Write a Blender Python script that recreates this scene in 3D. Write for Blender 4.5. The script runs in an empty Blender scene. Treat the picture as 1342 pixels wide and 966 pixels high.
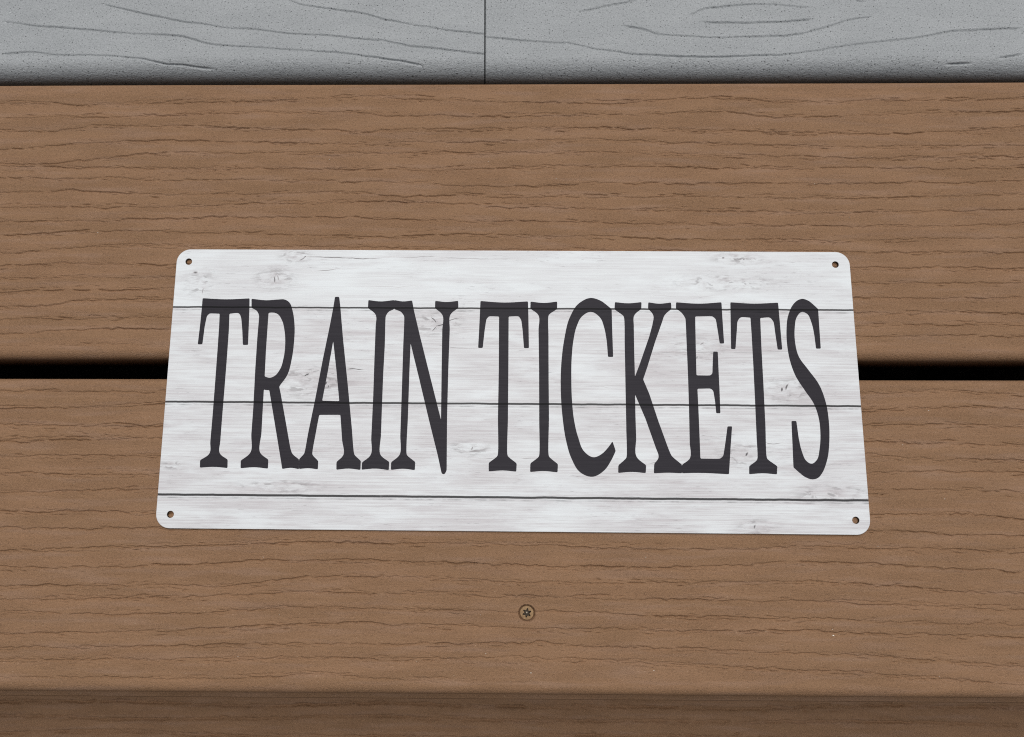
# Printed tin "TRAIN TICKETS" sign lying on composite deck boards, overcast daylight.
import bpy, bmesh, math, random
import numpy as np
from mathutils import Vector
from mathutils.geometry import tessellate_polygon

scene = bpy.context.scene
# ------------------------------------------------------------------ camera
cam_data = bpy.data.cameras.new('camera')
cam = bpy.data.objects.new('camera', cam_data)
scene.collection.objects.link(cam)
cam.location = (-0.009898, -0.052229, 0.33678)
cam.rotation_euler = (0.177762, 0.013504, 0.003707)
cam_data.sensor_width = 36.0
cam_data.lens = 36.0 * 1010.0 / 1342.0
cam_data.shift_x = (671.0 - 626.0) / 1342.0          # the photograph is a slightly off-centre crop
cam_data.clip_start = 0.01
cam_data.clip_end = 100.0
cam_data.dof.use_dof = True
cam_data.dof.focus_distance = 0.342
cam_data.dof.aperture_fstop = 20.0
scene.camera = cam
# ------------------------------------------------------------------ sky and sun (overcast, brightest beyond the top of the picture)
SUN_EL, SUN_AZ = math.radians(71), math.radians(8)      # azimuth from +Y towards +X
world = bpy.data.worlds.new('World')
scene.world = world
world.use_nodes = True
wn, wl = world.node_tree.nodes, world.node_tree.links
bg = wn['Background']
sky = wn.new('ShaderNodeTexSky')
sky.sky_type = 'NISHITA'
sky.sun_disc = False
sky.sun_elevation = SUN_EL
sky.sun_rotation = SUN_AZ
sky.dust_density = 4.0
hsv = wn.new('ShaderNodeHueSaturation')
hsv.inputs['Saturation'].default_value = 0.30
wl.new(sky.outputs['Color'], hsv.inputs['Color'])
wl.new(hsv.outputs['Color'], bg.inputs['Color'])
bg.inputs['Strength'].default_value = 0.05
sun_data = bpy.data.lights.new('sun', 'SUN')
sun_data.energy = 2.2
sun_data.angle = math.radians(48)
sun_data.color = (1.0, 0.965, 0.93)
sun = bpy.data.objects.new('sun', sun_data)
scene.collection.objects.link(sun)
sd = Vector((math.sin(SUN_AZ) * math.cos(SUN_EL), math.cos(SUN_AZ) * math.cos(SUN_EL), math.sin(SUN_EL)))
sun.rotation_euler = sd.to_track_quat('Z', 'Y').to_euler()
sun.location = sd * 3
scene.view_settings.view_transform = 'Standard'
scene.view_settings.look = 'None'
scene.view_settings.exposure = 0.45
scene.view_settings.gamma = 1.0
scene.cycles.use_denoising = False          # keep the grit of the boards
scene.cycles.filter_width = 1.1

# ------------------------------------------------------------------ node expressions
class E:
    """A float socket in a node tree with arithmetic that adds Math nodes."""
    def __init__(s, nt, sock): s.nt, s.s = nt, sock
    def _m(s, op, *a, clamp=False):
        n = s.nt.nodes.new('ShaderNodeMath'); n.operation = op; n.use_clamp = clamp
        for i, v in enumerate((s,) + a):
            if isinstance(v, E): s.nt.links.new(v.s, n.inputs[i])
            else: n.inputs[i].default_value = float(v)
        return E(s.nt, n.outputs[0])
    def __add__(s, o): return s._m('ADD', o)
    __radd__ = __add__
    def __sub__(s, o): return s._m('SUBTRACT', o)
    def __rsub__(s, o): return (s * -1.0) + o
    def __mul__(s, o): return s._m('MULTIPLY', o)
    __rmul__ = __mul__
    def __truediv__(s, o): return s._m('DIVIDE', o)
    def abs(s): return s._m('ABSOLUTE')
    def sqrt(s): return s._m('SQRT')
    def sin(s): return s._m('SINE')
    def exp(s): return s._m('EXPONENT')
    def max(s, o): return s._m('MAXIMUM', o)
    def min(s, o): return s._m('MINIMUM', o)
    def gt(s, o): return s._m('GREATER_THAN', o)
    def clamp(s): return s._m('ADD', 0.0, clamp=True)
    def step(s, a, b):
        n = s.nt.nodes.new('ShaderNodeMapRange'); n.interpolation_type = 'SMOOTHSTEP'
        s.nt.links.new(s.s, n.inputs['Value'])
        n.inputs['From Min'].default_value = a; n.inputs['From Max'].default_value = b
        if a > b:
            n.inputs['From Min'].default_value = b; n.inputs['From Max'].default_value = a
            n.inputs['To Min'].default_value = 1.0; n.inputs['To Max'].default_value = 0.0
        return E(s.nt, n.outputs['Result'])

def coords(nt, scale):
    tc = nt.nodes.new('ShaderNodeTexCoord')
    vm = nt.nodes.new('ShaderNodeVectorMath'); vm.operation = 'SCALE'
    vm.inputs['Scale'].default_value = scale
    nt.links.new(tc.outputs['Object'], vm.inputs[0])
    sp = nt.nodes.new('ShaderNodeSeparateXYZ')
    nt.links.new(vm.outputs[0], sp.inputs[0])
    return tuple(E(nt, sp.outputs[i]) for i in range(3))

def vec(nt, x, y, z):
    n = nt.nodes.new('ShaderNodeCombineXYZ')
    for i, v in enumerate((x, y, z)):
        if isinstance(v, E): nt.links.new(v.s, n.inputs[i])
        else: n.inputs[i].default_value = float(v)
    return n.outputs[0]

def noise(nt, v, scale=1.0, detail=3.0, rough=0.55, dist=0.0):
    n = nt.nodes.new('ShaderNodeTexNoise')
    nt.links.new(v, n.inputs['Vector'])
    n.inputs['Scale'].default_value = scale; n.inputs['Detail'].default_value = detail
    n.inputs['Roughness'].default_value = rough; n.inputs['Distortion'].default_value = dist
    return E(nt, n.outputs['Fac'])

def mix(nt, fac, a, b):
    n = nt.nodes.new('ShaderNodeMix'); n.data_type = 'RGBA'
    for idx, v in ((0, fac), (6, a), (7, b)):
        s = n.inputs[idx]
        if isinstance(v, E): nt.links.new(v.s, s)
        elif isinstance(v, (int, float)): s.default_value = v
        elif isinstance(v, tuple): s.default_value = (*v, 1.0)
        else: nt.links.new(v, s)
    return n.outputs[2]

def material(name):
    m = bpy.data.materials.new(name); m.use_nodes = True
    nt = m.node_tree
    return m, nt, nt.nodes['Principled BSDF']

def bump(nt, bsdf, h, dist, strength=1.0):
    n = nt.nodes.new('ShaderNodeBump')
    n.inputs['Distance'].default_value = dist; n.inputs['Strength'].default_value = strength
    nt.links.new(h.s, n.inputs['Height']); nt.links.new(n.outputs[0], bsdf.inputs['Normal'])

def random_shift(nt):
    o = nt.nodes.new('ShaderNodeObjectInfo')
    return E(nt, o.outputs['Random']) * 900.0

# ------------------------------------------------------------------ materials
def brown_material():
    m, nt, b = material('brown_composite')
    x, y, z = coords(nt, 1000.0)
    sh = random_shift(nt)
    broad = noise(nt, vec(nt, x * 0.012, y * 0.13 + sh, z * 0.05), 1.0, 3, 0.55, 0.4)
    band = noise(nt, vec(nt, x * 0.03, y * 0.30 + sh, 3.0), 1.0, 2, 0.5)
    col = mix(nt, broad.step(0.32, 0.70), BROWN_A, BROWN_B)
    col = mix(nt, band.step(0.45, 0.75) * 0.5, col, BROWN_C)
    grit = noise(nt, vec(nt, x * 0.85, y * 1.5 + sh, z), 1.0, 3, 0.7)
    col = mix(nt, grit.step(0.545, 0.68) * 0.50, col, tuple(c * 0.55 for c in BROWN_A))
    fleck = noise(nt, vec(nt, x * 1.1, y * 1.8 + sh, z + 9.0), 1.0, 1, 0.5)
    col = mix(nt, fleck.step(0.68, 0.78) * 0.35, col, (0.42, 0.31, 0.22))
    nt.links.new(col, b.inputs['Base Color'])
    rg = noise(nt, vec(nt, x * 0.05, y * 0.2 + sh, 8.0), 1.0, 3, 0.6) * 0.25 + 0.47
    nt.links.new(rg.s, b.inputs['Roughness'])
    b.inputs['Specular IOR Level'].default_value = 0.22
    patch = noise(nt, vec(nt, x * 0.03, y * 0.16 + sh, 4.0), 1.0, 2, 0.5).step(0.30, 0.70) * 0.4 + 0.6
    h = (grit * 0.8 + noise(nt, vec(nt, x * 3.2, y * 4.2 + sh, z), 1.0, 2, 0.6)) * patch
    bump(nt, b, h, 0.00045, 1.0)
    return m

def grey_material():
    m, nt, b = material('grey_composite')
    x, y, z = coords(nt, 1000.0)
    sh = random_shift(nt)
    broad = noise(nt, vec(nt, x * 0.02 + sh, y * 0.06, z * 0.06), 1.0, 3, 0.6)
    col = mix(nt, broad.step(0.3, 0.7), GREY_A, GREY_B)
    f1 = noise(nt, vec(nt, x * 1.2 + sh, y * 1.6, z * 1.6), 1.0, 2, 0.6)
    col = mix(nt, f1.step(0.56, 0.68) * 0.50, col, (0.10, 0.11, 0.115))
    f2 = noise(nt, vec(nt, x * 1.5 + sh, y * 1.7, z * 1.7 + 30), 1.0, 2, 0.6)
    col = mix(nt, f2.step(0.62, 0.74) * 0.55, col, (0.55, 0.58, 0.60))
    f3 = noise(nt, vec(nt, x * 1.3 + sh, y * 1.6, z + 70), 1.0, 0, 0.5)
    col = mix(nt, f3.step(0.72, 0.77) * 0.8, col, (0.035, 0.038, 0.04))
    nt.links.new(col, b.inputs['Base Color'])
    b.inputs['Roughness'].default_value = 0.62
    b.inputs['Specular IOR Level'].default_value = 0.3
    bump(nt, b, f1 * -1.0 + f2 * 0.6 + noise(nt, vec(nt, x * 0.35 + sh, y * 0.8, z * 0.8), 1.0, 3, 0.6) * 0.8, 0.00038, 0.65)
    return m

SEAMS = [[(-152.46, 35.28), (152.94, 35.48)], [(-152.52, -7.79), (152.41, -7.63)], [(-152.47, -48.2), (152.6, -48.14)]]
KNOTS = [
    (-106.69, 48.85, 8.1, 4.7),
    (-141.45, 46.51, 6.1, 5.4),
    (102.27, 59.96, 11.5, 3.1),
    (-33.0, 28.6, 10.8, 5.4),
    (-88.5, 1.84, 14.9, 6.8),
    (120.86, -0.44, 10.2, 4.7),
    (83.22, 17.46, 9.5, 4.7),
    (101.98, -28.98, 11.5, 4.7),
    (-18.07, -27.33, 8.8, 3.1),
    (137.55, -45.63, 14.9, 3.4),
    (104.87, -59.72, 8.1, 3.1),
    (-146.95, -35.69, 6.1, 1.7),
    (-98.99, -44.49, 16.9, 2.4),
    (-98.15, 59.4, 6.8, 2.7),
    (96.51, 47.74, 20.3, 3.4),
]
CRACKS = [(-96, 59.6, -53.0, 59.0, .17, .9), (-62, 59.9, 14, 58.5, .13, .6), (-90, 52.2, -68, 53.3, .14, .7), (-73.5, 7.2, -64, 7.0, .16, .95),
          (-36, 18.4, -12.5, 16.9, .12, .6), (2, 15.8, 10, 16.1, .10, .4), (44, 15.7, 150, 16.8, .11, .55), (-18, -31.4, 21, -32.0, .11, .6),
          (-151, -32.0, -134, -31.8, .10, .5), (-80, -31.0, -38, -31.9, .10, .4), (55, -33.0, 79, -33.3, .14, .7), (126, -32.8, 152, -32.9, .10, .5),
          (109, -23.6, 118, -23.6, .13, .7), (-20, 42.0, 20, 41.5, .08, .25), (60, 41.2, 100, 41.8, .08, .3), (-120, 20.0, -100, 19.8, .08, .35),
          (-98, 4.8, -86, 5.0, .12, .5), (22, 0.5, 48, -0.3, .09, .35), (-60, -15, -10, -15.4, .08, .25), (40, -20, 90, -20.3, .08, .22),
          (-140, -1, -110, -1.6, .08, .25), (-70, 45.5, -40, 45.8, .08, .3), (-33.5, 27.2, -29.0, 28.9, .26, 1), (-36, 31.5, -33.2, 27.6, .22, 1),
          (-35.5, 24.6, -33.0, 27.4, .20, .9), (-29, 28.9, -22, 30.8, .18, .8), (118.1, -1.6, 118.9, .8, .45, .95), (120.2, -1.0, 121.6, 2.4, .40, .9),
          (-82.6, -.3, -81.2, 2.4, .42, .9), (-81.0, -1.8, -80.2, .6, .35, .8), (-91.5, 3.2, -88.6, 6.3, .30, .65), (-88.6, 6.3, -84, 7.2, .25, .5),
          (101.2, -30.0, 102.6, -27.8, .42, .95), (103.2, -60.6, 104.2, -58.6, .4, .8), (-107.2, 46.4, -107.4, 50.4, .28, .85), (-105.0, 47.6, -106.2, 51.0, .22, .6),
          (-144.6, 51.4, -142.2, 51.8, .5, .8), (79.4, 18.3, 80.2, 20.2, .5, .8), (83.6, 19.2, 86.0, 20.2, .35, .6), (81.6, 12.6, 82.4, 14.6, .45, .6),
          (95.2, 59.2, 96.6, 59.6, .4, .7), (104.6, 58.6, 105.6, 59.4, .4, .7), (-17.0, -28.4, -16.4, -26.2, .24, .75), (-96.6, 57.0, -93.2, 60.0, .24, .7),
          (134.5, -45.2, 139.5, -46.6, .7, .5), (-139.6, 41.4, -138.8, 44.4, .22, .6)]

def print_nodes(nt, full=True):
    """whitewashed-plank picture printed on the sheet: returns (wood colour socket, seam darkness)"""
    x, y, z = coords(nt, 1000.0)
    wob = noise(nt, vec(nt, x * 0.05, 2.0, 0.0), 1.0, 3, 0.6)
    seam = None; shade = None; plank = None
    for i, ((x0, y0), (x1, y1)) in enumerate(SEAMS):
        sl = (y1 - y0) / (x1 - x0)
        d = y - (x * sl + (y0 - x0 * sl)) + (noise(nt, vec(nt, x * 0.09, i * 7.0, 0.0), 1.0, 3, 0.6) - 0.5) * 0.7
        w = 0.47 + 0.06 * i
        ln = d.abs().step(w * 1.05, w * 0.6) * noise(nt, vec(nt, x * 0.15, 50.0 + i, 0.0), 1.0, 3, 0.6).step(0.0, 0.38)
        d2 = d + 1.25
        l2 = d2.abs().step(0.5, 0.05) * noise(nt, vec(nt, x * 0.12, 30.0 + i, 0.0), 1.0, 3, 0.6).step(0.35, 0.7) * 0.55
        s = ln.max(l2)
        g = d.gt(0.0)
        seam = s if seam is None else seam.max(s)
        plank = g if plank is None else plank + g
    if not full: return x, y, plank, seam
    # knots push the grain aside
    gy = y; dark = None; halo = None
    for i, (kx, ky, ra, rb) in enumerate(KNOTS):
        dx = (x - kx) / ra; dy = (y - ky) / rb
        r2 = dx * dx + dy * dy
        e = (r2 * -1.1).exp()
        gy = gy - (gy - ky) * e * 0.75
        swirl = noise(nt, vec(nt, x * 0.16 + i * 17.0, y * 0.45, 0.0), 1.0, 3, 0.6, 0.6)
        ring = ((r2.sqrt() * 2.6 + swirl * 9.0).sin() * 0.5 + 0.5).step(0.6, 1.0) * e * swirl.step(0.46, 0.66)
        dark = ring if dark is None else dark.max(ring)
        halo = e if halo is None else halo.max(e)
    ps = plank * 37.0
    g1 = noise(nt, vec(nt, x * 0.022 + ps, gy * 1.5, ps), 1.0, 5, 0.70, 0.1)
    g2 = noise(nt, vec(nt, x * 0.035 + ps, gy * 2.1, ps), 1.0, 4, 0.7, 0.1)
    big = noise(nt, vec(nt, x * 0.020 + ps, y * 0.085, ps), 1.0, 4, 0.62, 0.4)
    fl = noise(nt, vec(nt, x * 0.16 + ps, gy * 2.3, 4.0), 1.0, 3, 0.65)
    col = mix(nt, (g1.step(0.40, 0.62) * 0.52 + big.step(0.34, 0.68) * 0.48), SIGN_A, SIGN_B)
    col = mix(nt, g2.step(0.54, 0.64) * 0.38, col, SIGN_C)
    lite = noise(nt, vec(nt, x * 0.022 + ps, gy * 0.12, 44.0), 1.0, 4, 0.65)
    col = mix(nt, lite.step(0.46, 0.66) * 0.55, col, SIGN_W)
    col = mix(nt, (plank - 2.5).gt(0.0) * 0.35, col, SIGN_W)
    col = mix(nt, fl.step(0.60, 0.70) * big.step(0.42, 0.60) * 0.70, col, (0.20, 0.19, 0.20))
    col = mix(nt, halo * noise(nt, vec(nt, x * 0.2, y * 0.5, 1.0), 1.0, 3, 0.6).step(0.42, 0.75) * 0.75, col, (0.31, 0.29, 0.30))
    col = mix(nt, dark * 0.85, col, (0.17, 0.16, 0.165))
    col = mix(nt, seam * 0.96, col, (0.012, 0.012, 0.014))
    return col, seam, g1

def sign_material():
    m, nt, b = material('printed_planks')
    col, seam, g1 = print_nodes(nt)
    nt.links.new(col, b.inputs['Base Color'])
    b.inputs['Roughness'].default_value = 0.5
    b.inputs['Specular IOR Level'].default_value = 0.22
    return m

def ink_material():
    m, nt, b = material('charcoal_ink')
    x, y, plank, seam = print_nodes(nt, False)
    g = noise(nt, vec(nt, x * 0.03, y * 1.2, plank * 9.0), 1.0, 3, 0.6)
    col = mix(nt, g.step(0.35, 0.7), INK_A, INK_B)
    col = mix(nt, seam * 0.95, col, (0.004, 0.004, 0.005))
    nt.links.new(col, b.inputs['Base Color'])
    b.inputs['Roughness'].default_value = 0.5
    b.inputs['Specular IOR Level'].default_value = 0.07
    return m

def plain_material(name, col, rough, metal=0.0, var=0.25, sc=400.0):
    m, nt, b = material(name)
    x, y, z = coords(nt, sc)
    n = noise(nt, vec(nt, x, y, z), 1.0, 4, 0.6)
    c = mix(nt, n.step(0.3, 0.7), tuple(v * (1 - var) for v in col), tuple(min(1, v * (1 + var)) for v in col))
    nt.links.new(c, b.inputs['Base Color'])
    b.inputs['Roughness'].default_value = rough; b.inputs['Metallic'].default_value = metal
    b.inputs['Specular IOR Level'].default_value = 0.25
    bump(nt, b, n, 0.0001, 0.3)
    return m

BROWN_A = (0.214, 0.124, 0.068)
BROWN_B = (0.228, 0.131, 0.073)
BROWN_C = (0.248, 0.157, 0.107)
GREY_A = (0.238, 0.254, 0.264)
GREY_B = (0.272, 0.289, 0.299)
SIGN_A = (0.555, 0.58, 0.595)
SIGN_B = (0.41, 0.395, 0.41)
SIGN_C = (0.34, 0.33, 0.34)
SIGN_W = (0.60, 0.645, 0.665)
INK_A = (0.020, 0.0185, 0.0235)
INK_B = (0.026, 0.0245, 0.030)
M_BROWN, M_GREY, M_SIGN, M_INK = brown_material(), grey_material(), sign_material(), ink_material()
M_EDGE = plain_material('white_coated_metal', (0.60, 0.60, 0.62), 0.4, 0.0, 0.06)
M_SCREW = plain_material('tan_coated_steel', (0.215, 0.135, 0.066), 0.6, 0.0, 0.2, 900.0)
M_GRIME_SHADE = plain_material('dirty_oxide_and_hole_shade', (0.045, 0.034, 0.022), 0.7, 0.0, 0.3, 900.0)  # grime of the screw recess; also paints shade into the sign's hole walls
M_STEEL = plain_material('bare_steel', (0.30, 0.26, 0.20), 0.5, 0.2, 0.2, 900.0)
M_JOIST = plain_material('dark_treated_timber', (0.035, 0.028, 0.022), 0.8, 0.0, 0.4, 60.0)
M_SOIL = plain_material('dark_soil', (0.03, 0.026, 0.022), 0.95, 0.0, 0.5, 30.0)
M_LINT = plain_material('pale_lint', (0.72, 0.68, 0.60), 0.8, 0.0, 0.2, 900.0)

# ------------------------------------------------------------------ object helpers
def link(o, parent=None):
    scene.collection.objects.link(o)
    if parent is not None: o.parent = parent
    return o

def empty(name, loc, label, cat, kind=None, rz=0.0):
    o = bpy.data.objects.new(name, None)
    o.location = loc; o.rotation_euler = (0, 0, rz); o.empty_display_size = 0.05
    o['label'] = label; o['category'] = cat
    if kind: o['kind'] = kind
    return link(o)

def grid_mesh(name, V, nr, nc, closed_rows=True, caps=True, mat=None):
    """V: (nr*nc,3) rows run round the cross-section, columns along the board."""
    me = bpy.data.meshes.new(name)
    rr = np.arange(nr if closed_rows else nr - 1)
    cc = np.arange(nc - 1)
    R, C = np.meshgrid(rr, cc, indexing='ij')
    R2 = (R + 1) % nr
    q = np.stack([R * nc + C, R2 * nc + C, R2 * nc + C + 1, R * nc + C + 1], -1).reshape(-1, 4)
    loops = q.ravel(); starts = np.arange(len(q)) * 4
    if caps:
        a = np.arange(nr) * nc
        loops = np.concatenate([loops, a[::-1], a + nc - 1])
        starts = np.concatenate([starts, [len(q) * 4, len(q) * 4 + nr]])
    me.vertices.add(nr * nc); me.vertices.foreach_set('co', V.astype(np.float32).ravel())
    me.loops.add(len(loops)); me.loops.foreach_set('vertex_index', loops.astype(np.int32))
    me.polygons.add(len(starts)); me.polygons.foreach_set('loop_start', starts.astype(np.int32))
    sm = np.ones(len(starts), bool)
    if caps: sm[-2:] = False
    me.polygons.foreach_set('use_smooth', sm)
    me.update(calc_edges=True)
    me.validate()
    if mat: me.materials.append(mat)
    return me

def vnoise1(x, rng, cell):
    """smooth 1-D value noise in -1..1 at positions x (mm) with the given cell (mm)"""
    x = np.asarray(x) / cell + 5000.0
    t = rng.uniform(-1, 1, 4096)
    i = np.floor(x).astype(int); f = x - i; f = f * f * (3 - 2 * f)
    return t[i % 4096] * (1 - f) + t[(i + 1) % 4096] * f

def vnoise2(X, Y, rng, cx, cy):
    t = rng.uniform(-1, 1, (512, 512))
    X = X / cx + 3000.0; Y = Y / cy + 3000.0
    i = np.floor(X).astype(int); f = X - i; f = f * f * (3 - 2 * f)
    j = np.floor(Y).astype(int); g = Y - j; g = g * g * (3 - 2 * g)
    i0, i1, j0, j1 = i % 512, (i + 1) % 512, j % 512, (j + 1) % 512
    return (t[j0, i0] * (1 - f) + t[j0, i1] * f) * (1 - g) + (t[j1, i0] * (1 - f) + t[j1, i1] * f) * g

def carve(H, xs, y0, dy, yl, depth, w):
    """cut a groove of half width w (mm) along y = yl(x) into the height field H[row, col] (rows run from y0 in steps of dy)"""
    on = np.nonzero(depth > 1e-4)[0]
    if not len(on): return
    k = int(math.ceil(w / abs(dy))) + 2
    base = np.round((yl[on] - y0) / dy).astype(int)
    for o in range(-k, k + 1):
        r = base + o
        ok = (r >= 0) & (r < H.shape[0])
        d = np.abs(y0 + r * dy - yl[on]) / w
        v = -depth[on] * np.clip(1.2 - d ** 1.8, 0, 1)
        rr, ccx, vv = r[ok], on[ok], v[ok]
        H[rr, ccx] = np.minimum(H[rr, ccx], vv)

def dashes(xs, rng, lo, hi, gap, fade=1.2):
    """0..1 mask of dashes along xs, and a little sideways jump for each dash"""
    m = np.zeros(len(xs)); j = np.zeros(len(xs))
    x = xs[0] - rng.uniform(0, hi)
    while x < xs[-1]:
        L = rng.uniform(lo, hi) * (0.5 if rng.random() < .35 else 1.0); e = x + L
        s = np.clip(np.minimum((xs - x) / fade, (e - xs) / fade), 0, 1)
        dep = rng.uniform(0.5, 1.0)
        m = np.maximum(m, s * dep)
        j[(xs >= x - .2) & (xs < e)] = rng.normal(0, 0.18)
        x = e + (rng.exponential(gap) if rng.random() < .55 else 0.15)
    return m, j

def line_y(xs, pts):
    px = np.array([p[0] for p in pts]); py = np.array([p[1] for p in pts])
    v = np.interp(xs, px, py)
    k = np.array([1, 2, 4, 6, 8, 6, 4, 2, 1.]); k /= k.sum()
    return np.convolve(np.pad(v, 4, mode='edge'), k, 'valid')

def columns(lo, hi, fine_lo, fine_hi, fine, coarse, extra=None):
    a = np.arange(fine_lo, fine_hi, fine)
    if extra:
        c, r, s = extra
        a = np.concatenate([a[(a < c - r) | (a > c + r)], np.arange(c - r, c + r, s)])
    left = np.arange(lo, fine_lo - coarse * .5, coarse); right = np.arange(fine_hi + coarse * .5, hi + 1e-6, coarse)
    return np.unique(np.round(np.concatenate([[lo], left, a, right, [hi]]), 4))

def profile(yn, ys, thick, rn, rs, dy):
    """cross-section of a board, in mm: returns rows (y, z), slice of the flat top rows; top at z = 0"""
    pts = [(yn, -thick)]
    for a in np.linspace(0, math.pi / 2, 9)[:-1]:
        pts.append((yn - rn + rn * math.cos(a), -rn + rn * math.sin(a)))
    n0 = len(pts)
    y0, y1 = yn - rn, ys + rs
    n = int(round((y0 - y1) / dy))
    tops = y0 - (y0 - y1) * np.arange(n + 1) / n
    pts += [(t, 0.0) for t in tops]
    for a in np.linspace(0, math.pi / 2, 9)[1:]:
        pts.append((ys + rs - rs * math.sin(a), -rs + rs * math.cos(a)))
    pts.append((ys, -thick))
    return np.array(pts), slice(n0, n0 + n + 1)

def brown_board(name, yn, ys, lines, seed, xs, dy, parent, loc, hole=None, thick=24.0, rn=3.2, rs=4.6, rim=2.2, gd=1.0, gw=1.0):
    """embossed composite board; all in mm in the board's own frame (y from yn down to ys), grooves are real relief"""
    rng = np.random.default_rng(seed)
    prof, top = profile(yn, ys, thick, rn, rs, dy)
    tops = prof[top, 0]; d = tops[1] - tops[0]
    X, Y = np.meshgrid(xs, tops)
    H = np.zeros_like(X)
    def groove(pts, dep, w, off=0.0, lo=6, hi=34, gap=2.0, wig=1.0, cluster=0):
        yl = line_y(xs, pts) + off
        yl = yl + wig * (vnoise1(xs, rng, 17) * .34 + vnoise1(xs, rng, 6.0) * .30 + vnoise1(xs, rng, 2.6) * .36 + vnoise1(xs, rng, 1.5) * .22)
        m, j = dashes(xs, rng, lo, hi, gap)
        if cluster: m = m * np.clip(vnoise1(xs, rng, cluster) * 1.6 + .45, 0, 1)
        carve(H, xs, tops[0], d, yl + j, gd * m * dep * (0.85 + .25 * vnoise1(xs, rng, 25)), w * gw)
    for pts in lines:
        groove(pts, rng.uniform(.95, 1.3), rng.uniform(.34, .39), 0.0, 7, 42, 0.9)
        if rng.random() < .6: groove(pts, 0.6, 0.31, rng.normal(0, .5), 4, 16, 22)
        if rng.random() < .75: groove(pts, 0.95, 0.32, rng.choice([-1, 1]) * rng.uniform(.7, 1.2), 3, 13, 16)
        for off, lo, hi, gap in ((.5, 2, 7, 8), (.9, 1.5, 5, 6), (1.3, 1.2, 4, 7), (1.9, 1.2, 3.5, 10)):
            groove(pts, rng.uniform(.7, 1.1), 0.31, rng.normal(0, off), lo, hi, gap, 1.6, 45)
    # fine fibrous chatter, denser in some stretches
    dens = np.clip(vnoise2(X, Y, rng, 60, 8) * .5 + .55, 0.2, 1)
    rimz = np.clip(1.6 - np.minimum(tops[0] - tops, tops - tops[-1]) / 5.0, 0, 1)[:, None]
    dens = np.maximum(dens, rimz * (.6 + .4 * vnoise2(X, Y, rng, 40, 30)))
    H += (vnoise2(X, Y, rng, 2.4, .55) * .012 + vnoise2(X, Y, rng, 1.1, .4) * .014) * dens
    H += vnoise2(X, Y, rng, 90, 22) * .05
    pits = np.clip(vnoise2(X, Y, rng, 1.5, .62) - .48, 0, 1) * dens
    H -= pits * .55
    H = np.minimum(H, 0.05)
    # smooth rolled edges: the embossing stops short of them
    edge = np.clip(np.minimum(tops[0] - tops, tops - tops[-1]) / rim, 0, 1)
    H *= edge[:, None]
    H -= 0.06
    H *= np.where(edge > 0, 1, 0)[:, None] + (1 - np.where(edge > 0, 1, 0)[:, None]) * 1
    if hole:
        r = np.hypot(X - hole[0], Y - hole[1])
        H = np.where(r < hole[2], -3.0, H)
    nr, nc = len(prof), len(xs)
    V = np.zeros((nr, nc, 3))
    V[:, :, 0] = xs[None]; V[:, :, 1] = prof[:, 0:1]; V[:, :, 2] = prof[:, 1:2] - 0.06
    V[top, :, 2] = H
    sway = vnoise1(xs, rng, 180) * .25
    V[:, :, 1] += sway[None]
    o = bpy.data.objects.new(name, grid_mesh(name, V.reshape(-1, 3) / 1000.0, nr, nc, mat=M_BROWN))
    o.location = loc
    return link(o, parent)

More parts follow.
